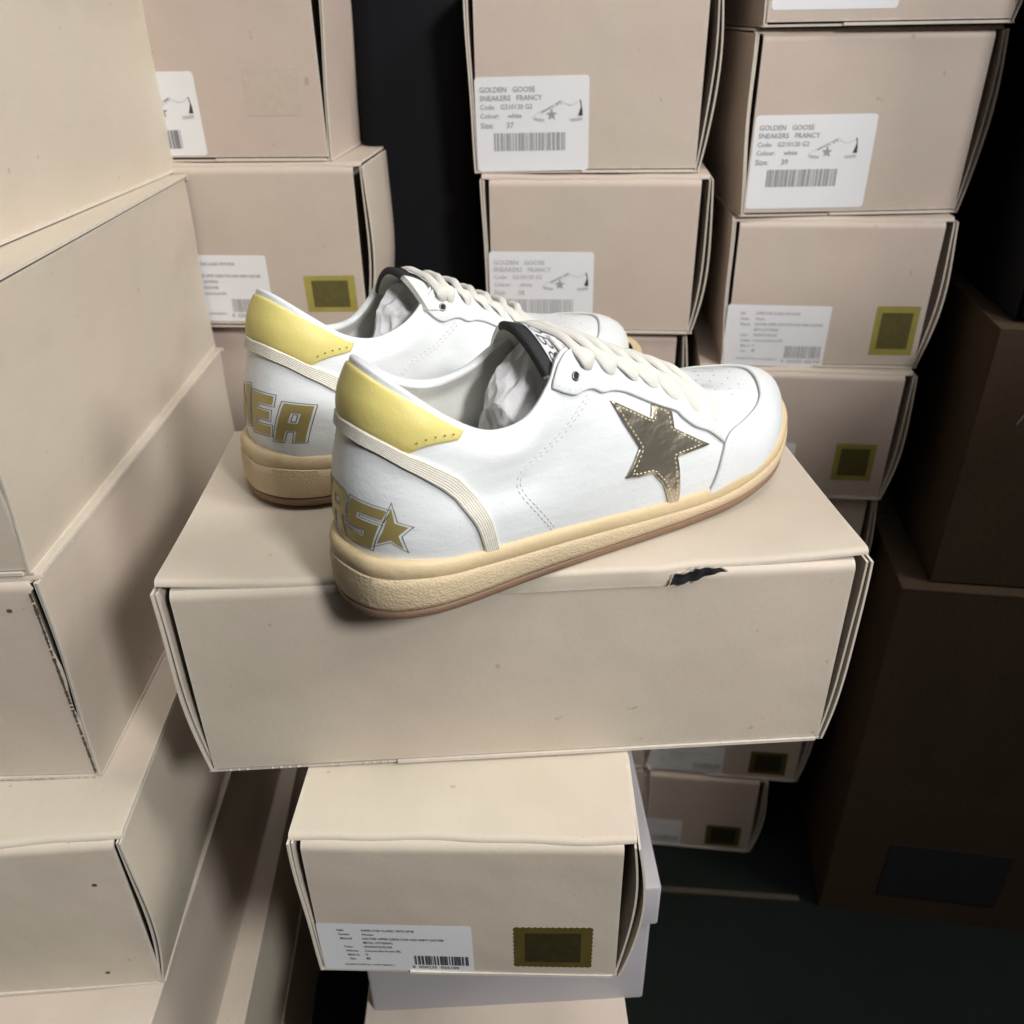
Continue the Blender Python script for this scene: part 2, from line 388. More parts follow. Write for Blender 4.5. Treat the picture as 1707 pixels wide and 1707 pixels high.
# ---------------------------------------------------------------- shoe boxes
FRONT = {}
def make_box(name, label, cat, w, d, h, pose, seed=0, m='card', group=None, flare=(.0030, .0030), bulge=(.0030, .0030), ins=.0045, tab=None, lift=.0012, jag=False, bow=.0008, yshift=0.):
    """cardboard box with tucked front panel, bowed double side flaps and a hinged lid; pose = top front left corner, yaw"""
    rnd = random.Random(seed); x, y, z, a = pose
    root = empty(name, (x, y, z-h+ZF), a); tag(root, label, cat, group)
    ph = [rnd.uniform(0, 6.28) for _ in range(6)]
    th = .0016
    def fy(X, Z):
        u = X/w; v = Z/h
        return .0016-bow*np.sin(np.pi*np.clip(u, 0, 1))*np.sin(np.pi*np.clip(v, 0, 1))+.0004*np.sin(5*u+ph[0])*np.sin(4*v+ph[1])
    # front panel, rounded over at its top edge
    zs = list(np.linspace(.0030, h-.0085, 14)); r = .0042
    prof = [(None, q) for q in zs]+[(r*(1-math.cos(t)), h-.0075+r*math.sin(t)) for t in np.linspace(.15, math.pi/2, 6)]+[(r+.007, h-.0075+r-.0004)]
    us = np.linspace(0, 1, 25); P = []
    for u in us:
        X = ins+u*(w-2*ins); row = []
        for k, (dy, q) in enumerate(prof):
            Y = float(fy(X, q)); Y = Y if dy is None else float(fy(X, h-.0085))+dy
            xx = X
            if jag and u in (0, 1) : xx = X+rnd.uniform(-.0009, .0009)
            row.append((xx, Y, q))
        P.append(row)
    fp = sheet('front_panel', P, th, m, root, flip=False)
    # bottom tuck flap showing under the panel
    f0 = rnd.uniform(.30, .50)
    mesh_obj('bottom_flap', *box_vf(w*f0, w-.006, -.0002, .006, .0003, .0021), 'edge', root, smooth=False)
    # side flaps, two layers each
    for s, nm in ((0, 'left'), (1, 'right')):
        for layer in (0, 1):
            P = []
            for t in np.linspace(0, 1, 13):
                row = []
                for v in np.linspace(0, 1, 15):
                    e = 1-.75*t
                    off = .0028-(.0028+flare[s])*(v**1.1)*(.35+.65*e)-bulge[s]*math.sin(math.pi*v**.9)*e*(1 if layer == 0 else .55)+layer*.0019*(1-.4*math.sin(math.pi*v))
                    off += .0005*math.sin(7*v+ph[2+s]+3*t)
                    row.append((off if s == 0 else w-off, .0004+layer*.0012+t*(d-.003), .0010+v*(h-.0036-.0006*layer)))
                P.append(row)
            sheet('side_flap' if layer == 0 else 'inner_flap', P, .0011, m, root, flip=(s == 0))
    # lid with a folded front edge
    P = []
    for u in np.linspace(0, 1, 41):
        X = -.0016+u*(w+.0032); drop = .0012
        yb = .0042
        if tab and tab[0] < X < tab[1]: tw = min(1, (X-tab[0])/.004, (tab[1]-X)/.012); drop = tab[2]*tw+.0012; yb = .0042*(1-tw)
        up = lift*abs(2*u-1)**4; drop *= (1-.8*abs(2*u-1)**4); wb = .00045*math.sin(8*u+ph[4])+.0003*math.sin(21*u+ph[5])
        row = [(X, d-.0005, h-.004), (X, d-.0008, h-.0015)]
        for q in np.linspace(0, 1, 12): row.append((X, (d-.003)*(1-q)+(.0025+yb)*q, h-.0008+up*q**3-.0009*math.sin(math.pi*q)*math.sin(math.pi*u)+wb*q*.5))
        for t in np.linspace(.35, math.pi/2, 4): row.append((X, .0025+yb+wb-.0024*math.sin(t), h-.0008+up+wb*.5-.0020*(1-math.cos(t))))
        row.append((X, .0001+yb+wb, h-.0008+up+wb*.5-.0020-drop))
        P.append(row)
    sheet('lid', P, th, m, root, flip=False)
    # back, base and inner lining
    mesh_obj('back_panel', *box_vf(.003, w-.003, d-.0022, d-.0008, .001, h-.0036), m, root, smooth=False)
    mesh_obj('base', *box_vf(.0015, w-.0015, .0012, d-.0028, 0, .0014), m, root, smooth=False)
    mesh_obj('inner_lining', *box_vf(.0085, w-.0085, .0085, d-.004, .002, h-.0065), 'card_in', root, smooth=False)
    FRONT[root.name] = (fy, w, h)
    return root

# ---- printed matter on the front panels (x from the left edge, z down from the top edge, metres)
def on_front(root, v2, off):
    fy, w, h = FRONT[root.name]; v2 = np.asarray(v2)
    X = v2[:, 0]; Z = h+v2[:, 1]
    return np.column_stack([X, fy(X, Z)-.0008-off, Z])
def rrect(x0, z0, w, h, r, k=5):
    pts = []
    for cx, cz, a0 in ((x0+w-r, z0+h-r, 0), (x0+r, z0+h-r, 90), (x0+r, z0+r, 180), (x0+w-r, z0+r, 270)):
        for i in range(k): t = math.radians(a0+90*i/(k-1)); pts.append((cx+r*math.cos(t), cz+r*math.sin(t)))
    return np.array(pts)
def xf(v2, x0, zt, rot):
    """label-local (x right, y up from top-left) to panel coordinates"""
    v2 = np.asarray(v2, float); c, s = math.cos(rot), math.sin(rot)
    return np.column_stack([x0+v2[:, 0]*c-v2[:, 1]*s, zt+v2[:, 0]*s+v2[:, 1]*c])
def decal(name, root, parent, loops, off, m, x0, zt, rot=0., sp=.008, th=.00012):
    v, f, d = fill(loops, sp)
    n = len(v); p = xf(v, x0, zt, rot)
    A = on_front(root, p, off)
    return mesh_obj(name, A, [q[::1] for q in f], m, parent, smooth=False)
_text = {}
def text_mesh(s, size, bold=0.):
    key = (s, size, bold)
    if key not in _text:
        c = bpy.data.curves.new('t', 'FONT'); c.body = s; c.size = size; c.resolution_u = 2; c.offset = bold
        o = bpy.data.objects.new('t', c); col.objects.link(o)
        dg = bpy.context.evaluated_depsgraph_get(); me = bpy.data.meshes.new_from_object(o.evaluated_get(dg))
        v = np.array([tuple(q.co)[:2] for q in me.vertices]) if len(me.vertices) else np.zeros((0, 2)); f = [tuple(p.vertices) for p in me.polygons]
        bpy.data.objects.remove(o); bpy.data.meshes.remove(me)
        _text[key] = (v, f)
    return _text[key]
def lettering(root, parent, lines, x0, zt, rot, off, m, name='lettering', xscale=1.):
    b = MB()
    for s, x, y, size in lines:
        v, f = text_mesh(s, size, size*.008)
        if len(v): b.add(on_front(root, xf(v*[xscale, 1]+[x, y], x0, zt, rot), off), f)
    return b.build(name, m, parent)
def barcode(root, parent, x, y, w, h, x0, zt, rot, seed, m='ink', n=46):
    r = random.Random(seed); b = MB(); t = 0; ws = [r.choice((1, 1, 2, 3)) for _ in range(2*n)]; S_ = sum(ws)
    for i, q in enumerate(ws):
        if i % 2 == 0:
            a = x+w*t/S_; c = x+w*(t+q)/S_
            b.add(on_front(root, xf([(a, y), (c, y), (c, y+h), (a, y+h)], x0, zt, rot), .0004), [(0, 1, 2, 3)])
        t += q
    return b.build('barcode', m, parent)
def label_white(root, x0, zt, w=.0845, h=.0655, rot=0., size='39', seed=1, ink='ink_m', sneaker=True):
    s = decal('label_sticker', root, root, [rrect(0, -h, w, h, .0028)], .00015, 'paper', x0, zt, rot)
    L = [('GOLDEN   GOOSE', .0035, -.0102, .0050), ('SNEAKERS   FRANCY', .0035, -.0158, .0050), ('Code:   G210120 G2', .0035, -.0216, .0046), ('Colour:     white', .0035, -.0276, .0046), ('Size:      '+size, .0035, -.0345, .0056)]
    lettering(root, s, L, x0, zt, rot, .0004, ink)
    barcode(root, s, .0135, -.0505, .0545, .0125, x0, zt, rot, seed, ink)
    if sneaker:
        b = MB()
        def poly(pts, off=.0004): b.add(on_front(root, xf(np.array(pts)*.001, x0, zt, rot), off), [tuple(range(len(pts)))])
        st = [(57+4.2*(1 if i % 2 == 0 else .42)*math.sin(i*math.pi/5), -26+4.2*(1 if i % 2 == 0 else .42)*math.cos(i*math.pi/5)) for i in range(10)]
        b.add(on_front(root, xf(np.array([(57, -26)]+st)*.001, x0, zt, rot), .0004), [(0, 1+i, 1+(i+1) % 10) for i in range(10)])
        poly([(60, -18.6), (63, -17.0), (64, -17.6), (61, -19)]); poly([(49, -24), (58, -19.6), (58, -20.3), (50, -24.8)])
        b.build('sneaker_drawing', 'ink_m', s)
        b2 = MB(); b2.add(on_front(root, xf(np.array([(76.5, -27), (79.8, -27), (79.6, -23), (78.4, -16.4), (77.6, -16.4), (78.6, -20.5)])*.001, x0, zt, rot), .0004), [(0, 1, 2, 3, 4, 5)]); b2.build('sneaker_heel_drawing', 'black_ink', s)
        b3 = MB(); b3.add(on_front(root, xf(np.array([(43, -27.5), (52, -29), (51, -30.4), (44.5, -29.6)])*.001, x0, zt, rot), .0004), [(0, 1, 2, 3)])
        b3.add(on_front(root, xf(np.array([(70.5, -29), (79.6, -28), (79.6, -30), (71.5, -30.6)])*.001, x0, zt, rot), .0004), [(0, 1, 2, 3)]); 
        q = cr([(43, -27), (46, -25), (50, -23.2), (56, -20.2), (61, -17.6), (64, -16.4), (66.5, -18.2), (71, -19.6), (75, -18.4), (77.6, -16.4)], 40)*.001
        for a_, c_ in zip(q[:-1], q[1:]): b3.add(on_front(root, xf([a_, c_, c_-[0, .00035], a_-[0, .00035]], x0, zt, rot), .0004), [(0, 1, 2, 3)])
        for k in range(4): b3.add(on_front(root, xf(np.array([(54+2.6*k, -21.6+1.25*k), (56.5+2.6*k, -22.8+1.25*k), (56.8+2.6*k, -22.3+1.25*k), (54.3+2.6*k, -21.1+1.25*k)])*.001, x0, zt, rot), .0004), [(0, 1, 2, 3)])
        b3.build('sneaker_sole_drawing', 'ink_l', s)
    return s
def label_form(root, x0, zt, w=.084, h=.052, rot=0., seed=1, ink='ink_m', sharp=False):
    s = decal('label_sticker', root, root, [rrect(0, -h, w, h, .0018)], .00015, 'paper', x0, zt, rot)
    k = h/.052; q = .0033*k
    rows = [('Style:', 'SUPER-STAR CLASSIC WITH SPUR'), ('Gender:', 'Woman'), ('Material:', 'LEATHER UPPER SUEDE STAR AND SHINY LEATHER'), ('', 'METAL LETTERING'), ('Color:', 'WHITE/ICE/SILVER'), ('Address:', 'Commerciale Rossini SRL'), ('Made in:', 'IT'), ('Size:', '40')]
    L = []
    for i, (a, b) in enumerate(rows):
        y = (-.0078-i*.0046)*k; L.append((a, .0105+.0006*i, y, q)); L.append((b, .0235, y, q*(1.3 if b == '40' else 1)))
    L.append(('GOLDEN GOOSE spa  via dell artigianato, 1', .0115, -.0465*k, q*.8))
    lettering(root, s, L, x0, zt, rot, .0004, ink, xscale=.72)
    barcode(root, s, w*.61, -.0445*k, w*.36, .0105*k, x0, zt, rot, seed, ink, n=30)
    lettering(root, s, [('8  050235  026100', w*.59, -.0488*k, .0042*k)], x0, zt, rot, .0004, ink, name='barcode_number')
    return s
def seal(root, x0, zt, w=.036, h=.042, rot=0., brown=False, serr=False):
    if serr:
        pts = []
        for ax, ay, bx, by in ((0, -h, w, -h), (w, -h, w, 0), (w, 0, 0, 0), (0, 0, 0, -h)):
            n = 26 if ax != bx else 20
            for i in range(n):
                t = i/n; nx, ny = (by-ay), -(bx-ax); l = math.hypot(nx, ny); e = .0007*(i % 2)
                pts.append((ax+(bx-ax)*t+nx/l*e, ay+(by-ay)*t+ny/l*e))
        lp = np.array(pts)
    else: lp = rrect(0, -h, w, h, .0006, 3)
    s = decal('foil_seal', root, root, [lp], .00015, 'seal_b' if brown else 'seal', x0, zt, rot)
    a = .14*w; decal('seal_print', root, s, [rrect(a, -h+.13*h, w-2*a, h*.74, .0006, 3)], .0003, 'seal_bd' if brown else 'seal_d', x0, zt, rot)
    return s

BX = {}
D_, W_, H_ = .1705, .33, .122
# the box under the sneakers, long side forward
b = make_box('shoe_box', "beige shoe box lying long side forward directly under the pair of sneakers", 'box', .331, .1741, .1179, (-.1628, .3199, -.2260, .0501), 3, 'card_c', flare=(.0030, .0024), bulge=(.0028, .0036), tab=(.150, .246, .0066), lift=.0030, bow=.0012)
BX['M'] = b
# dark tear in the front edge
tp = np.array([(236.8, -9.2), (243, -8.8), (249.4, -6.9), (257.6, -3.4), (263.0, -2.3), (260, -.4), (257.3, .1), (248.2, .1), (247.6, -1.6), (243, -2.4), (239.2, -2.9), (238.0, -5.6)])*.001
v, f, dd = fill([tp], .002); h_ = .1179
rr = random.Random(6); ct = tp.mean(0); tq = densify(tp, .0012); tq = np.array([q+(q-ct)/np.hypot(*(q-ct))*rr.uniform(.0003, .0013) for q in tq])
v2, f2, _d = fill([tq], .002)
mesh_obj('torn_paper_fibres', np.column_stack([v2[:, 0], -.0011+.0006*np.sin(v2[:, 0]*900)-.0006*(v2[:, 1] > -.0035), h_+v2[:, 1]]), f2, 'edge', b)
mesh_obj('torn_black_strip', np.column_stack([v[:, 0], -.0016+.0006*np.sin(v[:, 0]*900)-.0006*(v[:, 1] > -.0035), h_+v[:, 1]]), f, 'black', b)
mb = MB(); rr = random.Random(4)
for i in range(70):
    X = .012+i*.0044
    if rr.random() < .8: mb.add(*box_vf(X, X+rr.uniform(.001, .0020), .0003, .0012, .0009, .0013))
tag(mb.build('perforation_tick', 'card_c', b), kind='stuff')

# the labelled box below it and the rest of the centre stack
b = make_box('shoe_box', "beige shoe box end-on with white form label and brown gold seal, below the sneakers' box", 'box', .1662, W_, .1067, (-.1104, .2774, -.3450, -.0393), 5, 'card_c', flare=(.0012, .0030), bulge=(.0012, .0070), lift=.0004, bow=.0010)
BX['C'] = b
label_form(b, .0040, -.0640, .0815, .0412, .010, 3, 'black_ink', True); seal(b, .1078, -.0640, .0405, .0335, 0, True, True)
def lid_box(name, label, w, d, h, pose, m, lid_h=.034, ov=.0035):
    x, y, z, a = pose; root = empty(name, (x, y, z-h+ZF), a); tag(root, label, 'box')
    def rb(nm, x0, x1, y0, y1, z0, z1, r=.0022, sag=0.):
        # box with rounded vertical and top edges
        pl = rrect(x0, y0, x1-x0, y1-y0, r, 4); n = len(pl); V = []; F = []
        lv = [(z0, 0), (z1-r, 0), (z1-r*.35, r*.25), (z1, r)]
        cx, cy = (x0+x1)/2, (y0+y1)/2
        for zz, q in lv:
            for px, py in pl: V.append((px-math.copysign(q, px-cx), py-math.copysign(q, py-cy), zz))
        for k in range(len(lv)-1):
            for i in range(n): F.append((k*n+i, k*n+(i+1) % n, (k+1)*n+(i+1) % n, (k+1)*n+i))
        F.append(tuple(range((len(lv)-1)*n, len(lv)*n))); F.append(tuple(range(n-1, -1, -1)))
        return mesh_obj(nm, V, F, m, root, True, math.radians(35))
    rb('body', ov, w-ov, ov, d-ov, 0, h-.006); rb('lid', 0, w, 0, d, h-lid_h, h)
    return root
g = lid_box('lidded_box', "lavender grey box with a lift-off lid sticking out below the labelled box", .1865, .31, .118, (-.1010, .3190, -.4518, .035), 'grey_box')
mesh_obj('sticker_speck', *box_vf(.128, .1292, .0028, .0034, .045, .049), 'black_ink', g, smooth=False)
mb = make_box('shoe_box', "beige shoe box at the bottom edge of the photo, under the grey lidded box", 'box', .168, W_, .150, (-.0995, .287, -.5700, .02), 7, 'card', flare=(.002, .002), bulge=(.002, .002))
mb = make_box('shoe_box', "lowest beige shoe box of the centre stack, standing on the floor", 'box', .168, W_, .150, (-.096, .300, -.7200, -.02), 8, 'card', flare=(.002, .002), bulge=(.002, .002))

# middle back stack
GB = 'shoe boxes stacked against the back curtain'
P_ = [(-.0259, .7024, .0150, -.0812, .1742, .1237), (-.0178, .6936, -.1097, -.0959, .1697, .1221), (-.026, .697, -.2328, -.085, .1700, .122), (-.020, .70, -.3558, -.08, .17, .1275), (-.024, .70, -.4843, -.08, .17, .1275), (-.022, .70, -.6128, -.08, .17, .1275), (-.022, .70, -.7413, -.08, .17, .1287)]
LB = ["beige shoe box end-on with a white label at the top of the middle back stack", "beige shoe box second in the middle back stack, its label half hidden by laces", "beige shoe box third in the middle back stack, a corner showing above the sneaker toe", "beige shoe box fourth in the middle back stack, behind the sneakers", "beige shoe box fifth in the middle back stack", "beige shoe box sixth in the middle back stack", "beige shoe box standing on the floor in the middle back stack"]
for i, (p, t) in enumerate(zip(P_, LB)):
    b = make_box('shoe_box', t, 'box', p[4], W_, p[5], p[:4], 20+i, 'card_b', GB, flare=(.0015, .0034), bulge=(.001, .0062), lift=.0006); BX['B%d' % (i+1)] = b
label_white(BX['B1'], .0035, -.0575, .0845, .0650, .012, '37', 11); label_white(BX['B2'], .0028, -.0563, .0838, .0640, .004, '38', 12, 'ink_l')

# right back stack
P_ = [(.1800, .690, .1150, -.01, .180, .1285), (.1804, .6936, -.0145, .0144, .1752, .1285), (.1795, .6955, -.1441, -.0955, .1655, .1220), (.1651, .6912, -.2664, -.1307, .1710, .1209), (.158, .692, -.3876, -.11, .171, .1205), (.150, .694, -.5084, -.12, .171, .1205), (.1445, .692, -.6292, -.1307, .171, .1205), (.1080, .694, -.7500, -.1307, .171, .1200)]
LB = ["beige shoe box cut off by the top edge of the photo at the right", "beige shoe box with a white sneaker label near the top of the right stack", "beige shoe box with white form label and yellow gold seal in the right stack", "shaded shoe box with a small yellow seal behind the toe of the nearer sneaker", "dim shoe box in the right stack level with the sneakers' box top", "shoe box in the right stack hidden behind the sneakers' box", "dark shoe box with label and seal just under the sneakers' box at the right", "dark lowest shoe box with label and seal on the floor at the right"]
for i, (p, t) in enumerate(zip(P_, LB)):
    b = make_box('shoe_box', t, 'box', p[4], W_, p[5], p[:4], 40+i, 'card_b', GB, flare=(.0015, .0040), bulge=(.001, .0060), lift=.0006); BX['R%d' % i] = b
label_white(BX['R0'], .0066, -.0520, .0880, .0662, .0, '38', 13); label_white(BX['R1'], .0055, -.0560, .0915, .0665, 0, '39', 14)
label_form(BX['R2'], .0022, -.0685, .0840, .0527, -.01, 15, 'ink_l'); seal(BX['R2'], .1220, -.0690, .0345, .0415)
label_form(BX['R3'], .0035, -.0670, .0838, .050, 0, 16, 'ink_l'); seal(BX['R3'], .1216, -.0658, .0345, .0362)
for k in ('R6', 'R7'): label_form(BX[k], .0040, -.0750, .0830, .042, 0, 17, 'ink_l'); seal(BX[k], .1150, -.0780, .0400, .034, 0, True)

# left back stack
P_ = [(-.2954, .6843, .0300, -.0811, .1708, .1237), (-.2781, .6779, -.0942, -.0833, .171, .1237), (-.286, .690, -.2186, -.07, .171, .1300), (-.284, .69, -.3490, -.08, .171, .130), (-.284, .69, -.4795, -.08, .171, .130), (-.284, .69, -.610, -.08, .171, .130), (-.284, .69, -.7405, -.08, .171, .1295)]
LB = ["beige shoe box with a faded seal mark at the top of the left back stack", "beige shoe box with white label and yellow seal behind the farther sneaker's heel", "beige shoe box peeking out between the left stack and the farther sneaker's heel", "shoe box fourth in the left back stack", "shoe box fifth in the left back stack", "shoe box sixth in the left back stack", "shoe box on the floor in the left back stack"]
for i, (p, t) in enumerate(zip(P_, LB)):
    b = make_box('shoe_box', t, 'box', p[4], W_, p[5], p[:4], 60+i, 'card_b', GB, flare=(.0015, .0036), bulge=(.001, .0055 if i else .001), lift=.0006, bow=.0016); BX['D%d' % (i+1)] = b
label_white(BX['D1'], -.0085+.0005, -.0640, .0845, .0555, 0, '40', 18, 'ink'); label_form(BX['D2'], .0075, -.0660, .0845, .0525, 0, 19, 'ink_m'); seal(BX['D2'], .1198, -.0818, .0400, .0285, .015)
decal('seal_residue', BX['D1'], BX['D1'], [rrect(0, -.030, .0400, .030, .002)], .00015, 'seal_f', .1115, -.0630)

# left stack, end-on, near the camera (pose = top front RIGHT corner in the fit; shifted by the width)
GL = 'shoe boxes stacked at the left'
def lp(x, y, z, a, w): return (x-w*math.cos(a), y-w*math.sin(a), z, a)
Lx = [(-.2640, .3548, .0310, -.060, .1709, .1315, 'card_c', "cream shoe box at the top of the left stack, cut off by the photo's corner"),
      (-.2300, .3427, -.1009, .0199, .1709, .1313, 'card_c', "large-looking beige shoe box second in the left stack, its long side facing right"),
      (-.2295, .3396, -.2322, .0134, .1709, .1342, 'card', "beige shoe box with a torn perforated corner edge in the left stack"),
      (-.2070, .2964, -.3664, .0596, .1709, .1253, 'card_c', "beige shoe box pulled forward in the left stack with its side seam gaping"),
      (-.2100, .2550, -.4917, .030, .1709, .1253, 'card', "beige shoe box at the lower left corner below the gaping one"),
      (-.1950, .2900, -.6170, .050, .1709, .1253, 'card_c', "lower shoe box in the left stack showing a lit lid edge"),
      (-.2000, .2800, -.7423, .040, .1709, .1277, 'card', "bottom shoe box of the left stack, standing on the floor in shadow")]
for i, (x, y, z, a, w_, h_, m_, t) in enumerate(Lx):
    fl_, bu = ((.001, .0006), (.001, .0008)) if i != 3 else ((.001, .0012), (.001, .0045))
    b = make_box('shoe_box', t, 'box', w_, W_, h_, lp(x, y, z, a, w_), 80+i, m_, GL, flare=fl_, bulge=bu, ins=.0030 if i != 2 else .0042, lift=.0004, jag=(i == 2), bow=.0008); BX['L%d' % i] = b
# frayed perforation along the torn corner
rr = random.Random(9); b = BX['L2']; mb = MB()
for i in range(95):
    zz = .004+i*.0013
    if zz < .126 and rr.random() < .9:
        s = rr.uniform(.0004, .0013); mb.add(*box_vf(.1709-.0044-s*.5, .1709-.0044+s*.6, -.0001, .0004, zz, zz+.0011))
for i in range(120):
    X = .003+i*.0014
    if X < .165 and rr.random() < .40: mb.add(*box_vf(X, X+.0011, -.0002, .0005, .0002, .0002+rr.uniform(.0003, .0008)))
tag(mb.build('torn_perforation', 'line', b), kind='stuff')
for k, X, Z in (('L2', .1519, -.0195), ('L3', .150, -.035), ('L3', .138, -.112)):
    decal('stain', BX[k], BX[k], [rrect(0, 0, .0028, .0022, .001, 4)], .0002, 'seal_d', X, Z)

# brown cartons at the right
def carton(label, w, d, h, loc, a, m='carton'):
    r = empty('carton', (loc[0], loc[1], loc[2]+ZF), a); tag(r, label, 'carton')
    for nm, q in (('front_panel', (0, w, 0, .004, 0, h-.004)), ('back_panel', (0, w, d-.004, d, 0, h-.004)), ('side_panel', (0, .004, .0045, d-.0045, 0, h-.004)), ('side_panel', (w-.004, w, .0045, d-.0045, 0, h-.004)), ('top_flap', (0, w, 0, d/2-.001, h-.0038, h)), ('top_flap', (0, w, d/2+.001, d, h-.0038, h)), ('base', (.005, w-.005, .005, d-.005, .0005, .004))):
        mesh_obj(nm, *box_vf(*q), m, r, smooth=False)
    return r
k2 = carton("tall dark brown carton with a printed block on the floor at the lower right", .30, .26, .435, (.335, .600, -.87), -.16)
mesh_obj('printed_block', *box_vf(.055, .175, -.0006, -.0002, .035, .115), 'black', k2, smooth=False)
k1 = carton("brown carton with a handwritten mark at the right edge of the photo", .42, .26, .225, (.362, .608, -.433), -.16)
mb = MB(); q = cr([(.030, .15), (.040, .17), (.046, .145), (.052, .16), (.058, .10), (.075, .06), (.09, .055)], 40)
for a_, c_ in zip(q[:-1], q[1:]):
    d_ = (c_-a_); n_ = np.array([-d_[1], d_[0]])/np.hypot(*d_)*.0007
    mb.add([(p[0], -.0005, p[1]) for p in (a_-n_, c_-n_, c_+n_, a_+n_)], [(0, 1, 2, 3)])
mb.build('handwritten_mark', 'ink', k1)
carton("tall brown carton added out of view at the right to shade the right stack", .36, .20, .995, (.46, -.05, -.87), 0)  # unseen carton, added to block lamp light from the right stack
cab = empty('cabinet', (.378, .618, -.2065+ZF), -.16); tag(cab, "dark navy cabinet standing on the brown carton at the right edge", 'cabinet')
mesh_obj('body', *box_vf(0, .40, .006, .24, 0, .62), 'cabinet', cab, smooth=False); mesh_obj('door', *box_vf(.004, .396, 0, .0055, .004, .616), 'cabinet', cab, smooth=False)
pl_ = rrect(0, 0, .094, .10, .018, 6); nn_ = len(pl_)
po = empty('post', (-.118, .748, 0)); tag(po, "black square post between the left and middle back stacks", 'post')
mesh_obj('shaft', [(x_, y_, z_) for z_ in (.012, 1.6) for x_, y_ in pl_], [(i, (i+1) % nn_, nn_+(i+1) % nn_, nn_+i) for i in range(nn_)]+[tuple(range(nn_, 2*nn_))], 'cabinet', po, True, math.radians(40))
mesh_obj('foot', *box_vf(-.004, .098, -.004, .104, 0, .0118), 'cabinet', po, smooth=False)
st = empty('timber_strip', (.155, .62, .0), 0); tag(st, "thin dark timber strip on the floor before the right stack", 'timber')
mesh_obj('strip', *box_vf(0, .16, 0, .007, .0005, .005), 'wood', st, smooth=False); st.rotation_euler = (0, 0, -.10)

# ---------------------------------------------------------------- the sneakers
SOLE = cr([(0, .002), (.003, -.017), (.010, -.0275), (.023, -.0345), (.042, -.0375), (.08, -.0372), (.117, -.0380), (.152, -.0393), (.183, -.0402), (.206, -.0400), (.230, -.0355), (.2495, -.0245), (.2665, -.0085), (.2762, .011), (.2728, .028), (.2590, .0425), (.238, .0515), (.210, .0555), (.18, .0545), (.15, .0485), (.12, .0405), (.09, .0362), (.06, .0355), (.035, .0345), (.018, .029), (.006, .018)], 260, True)

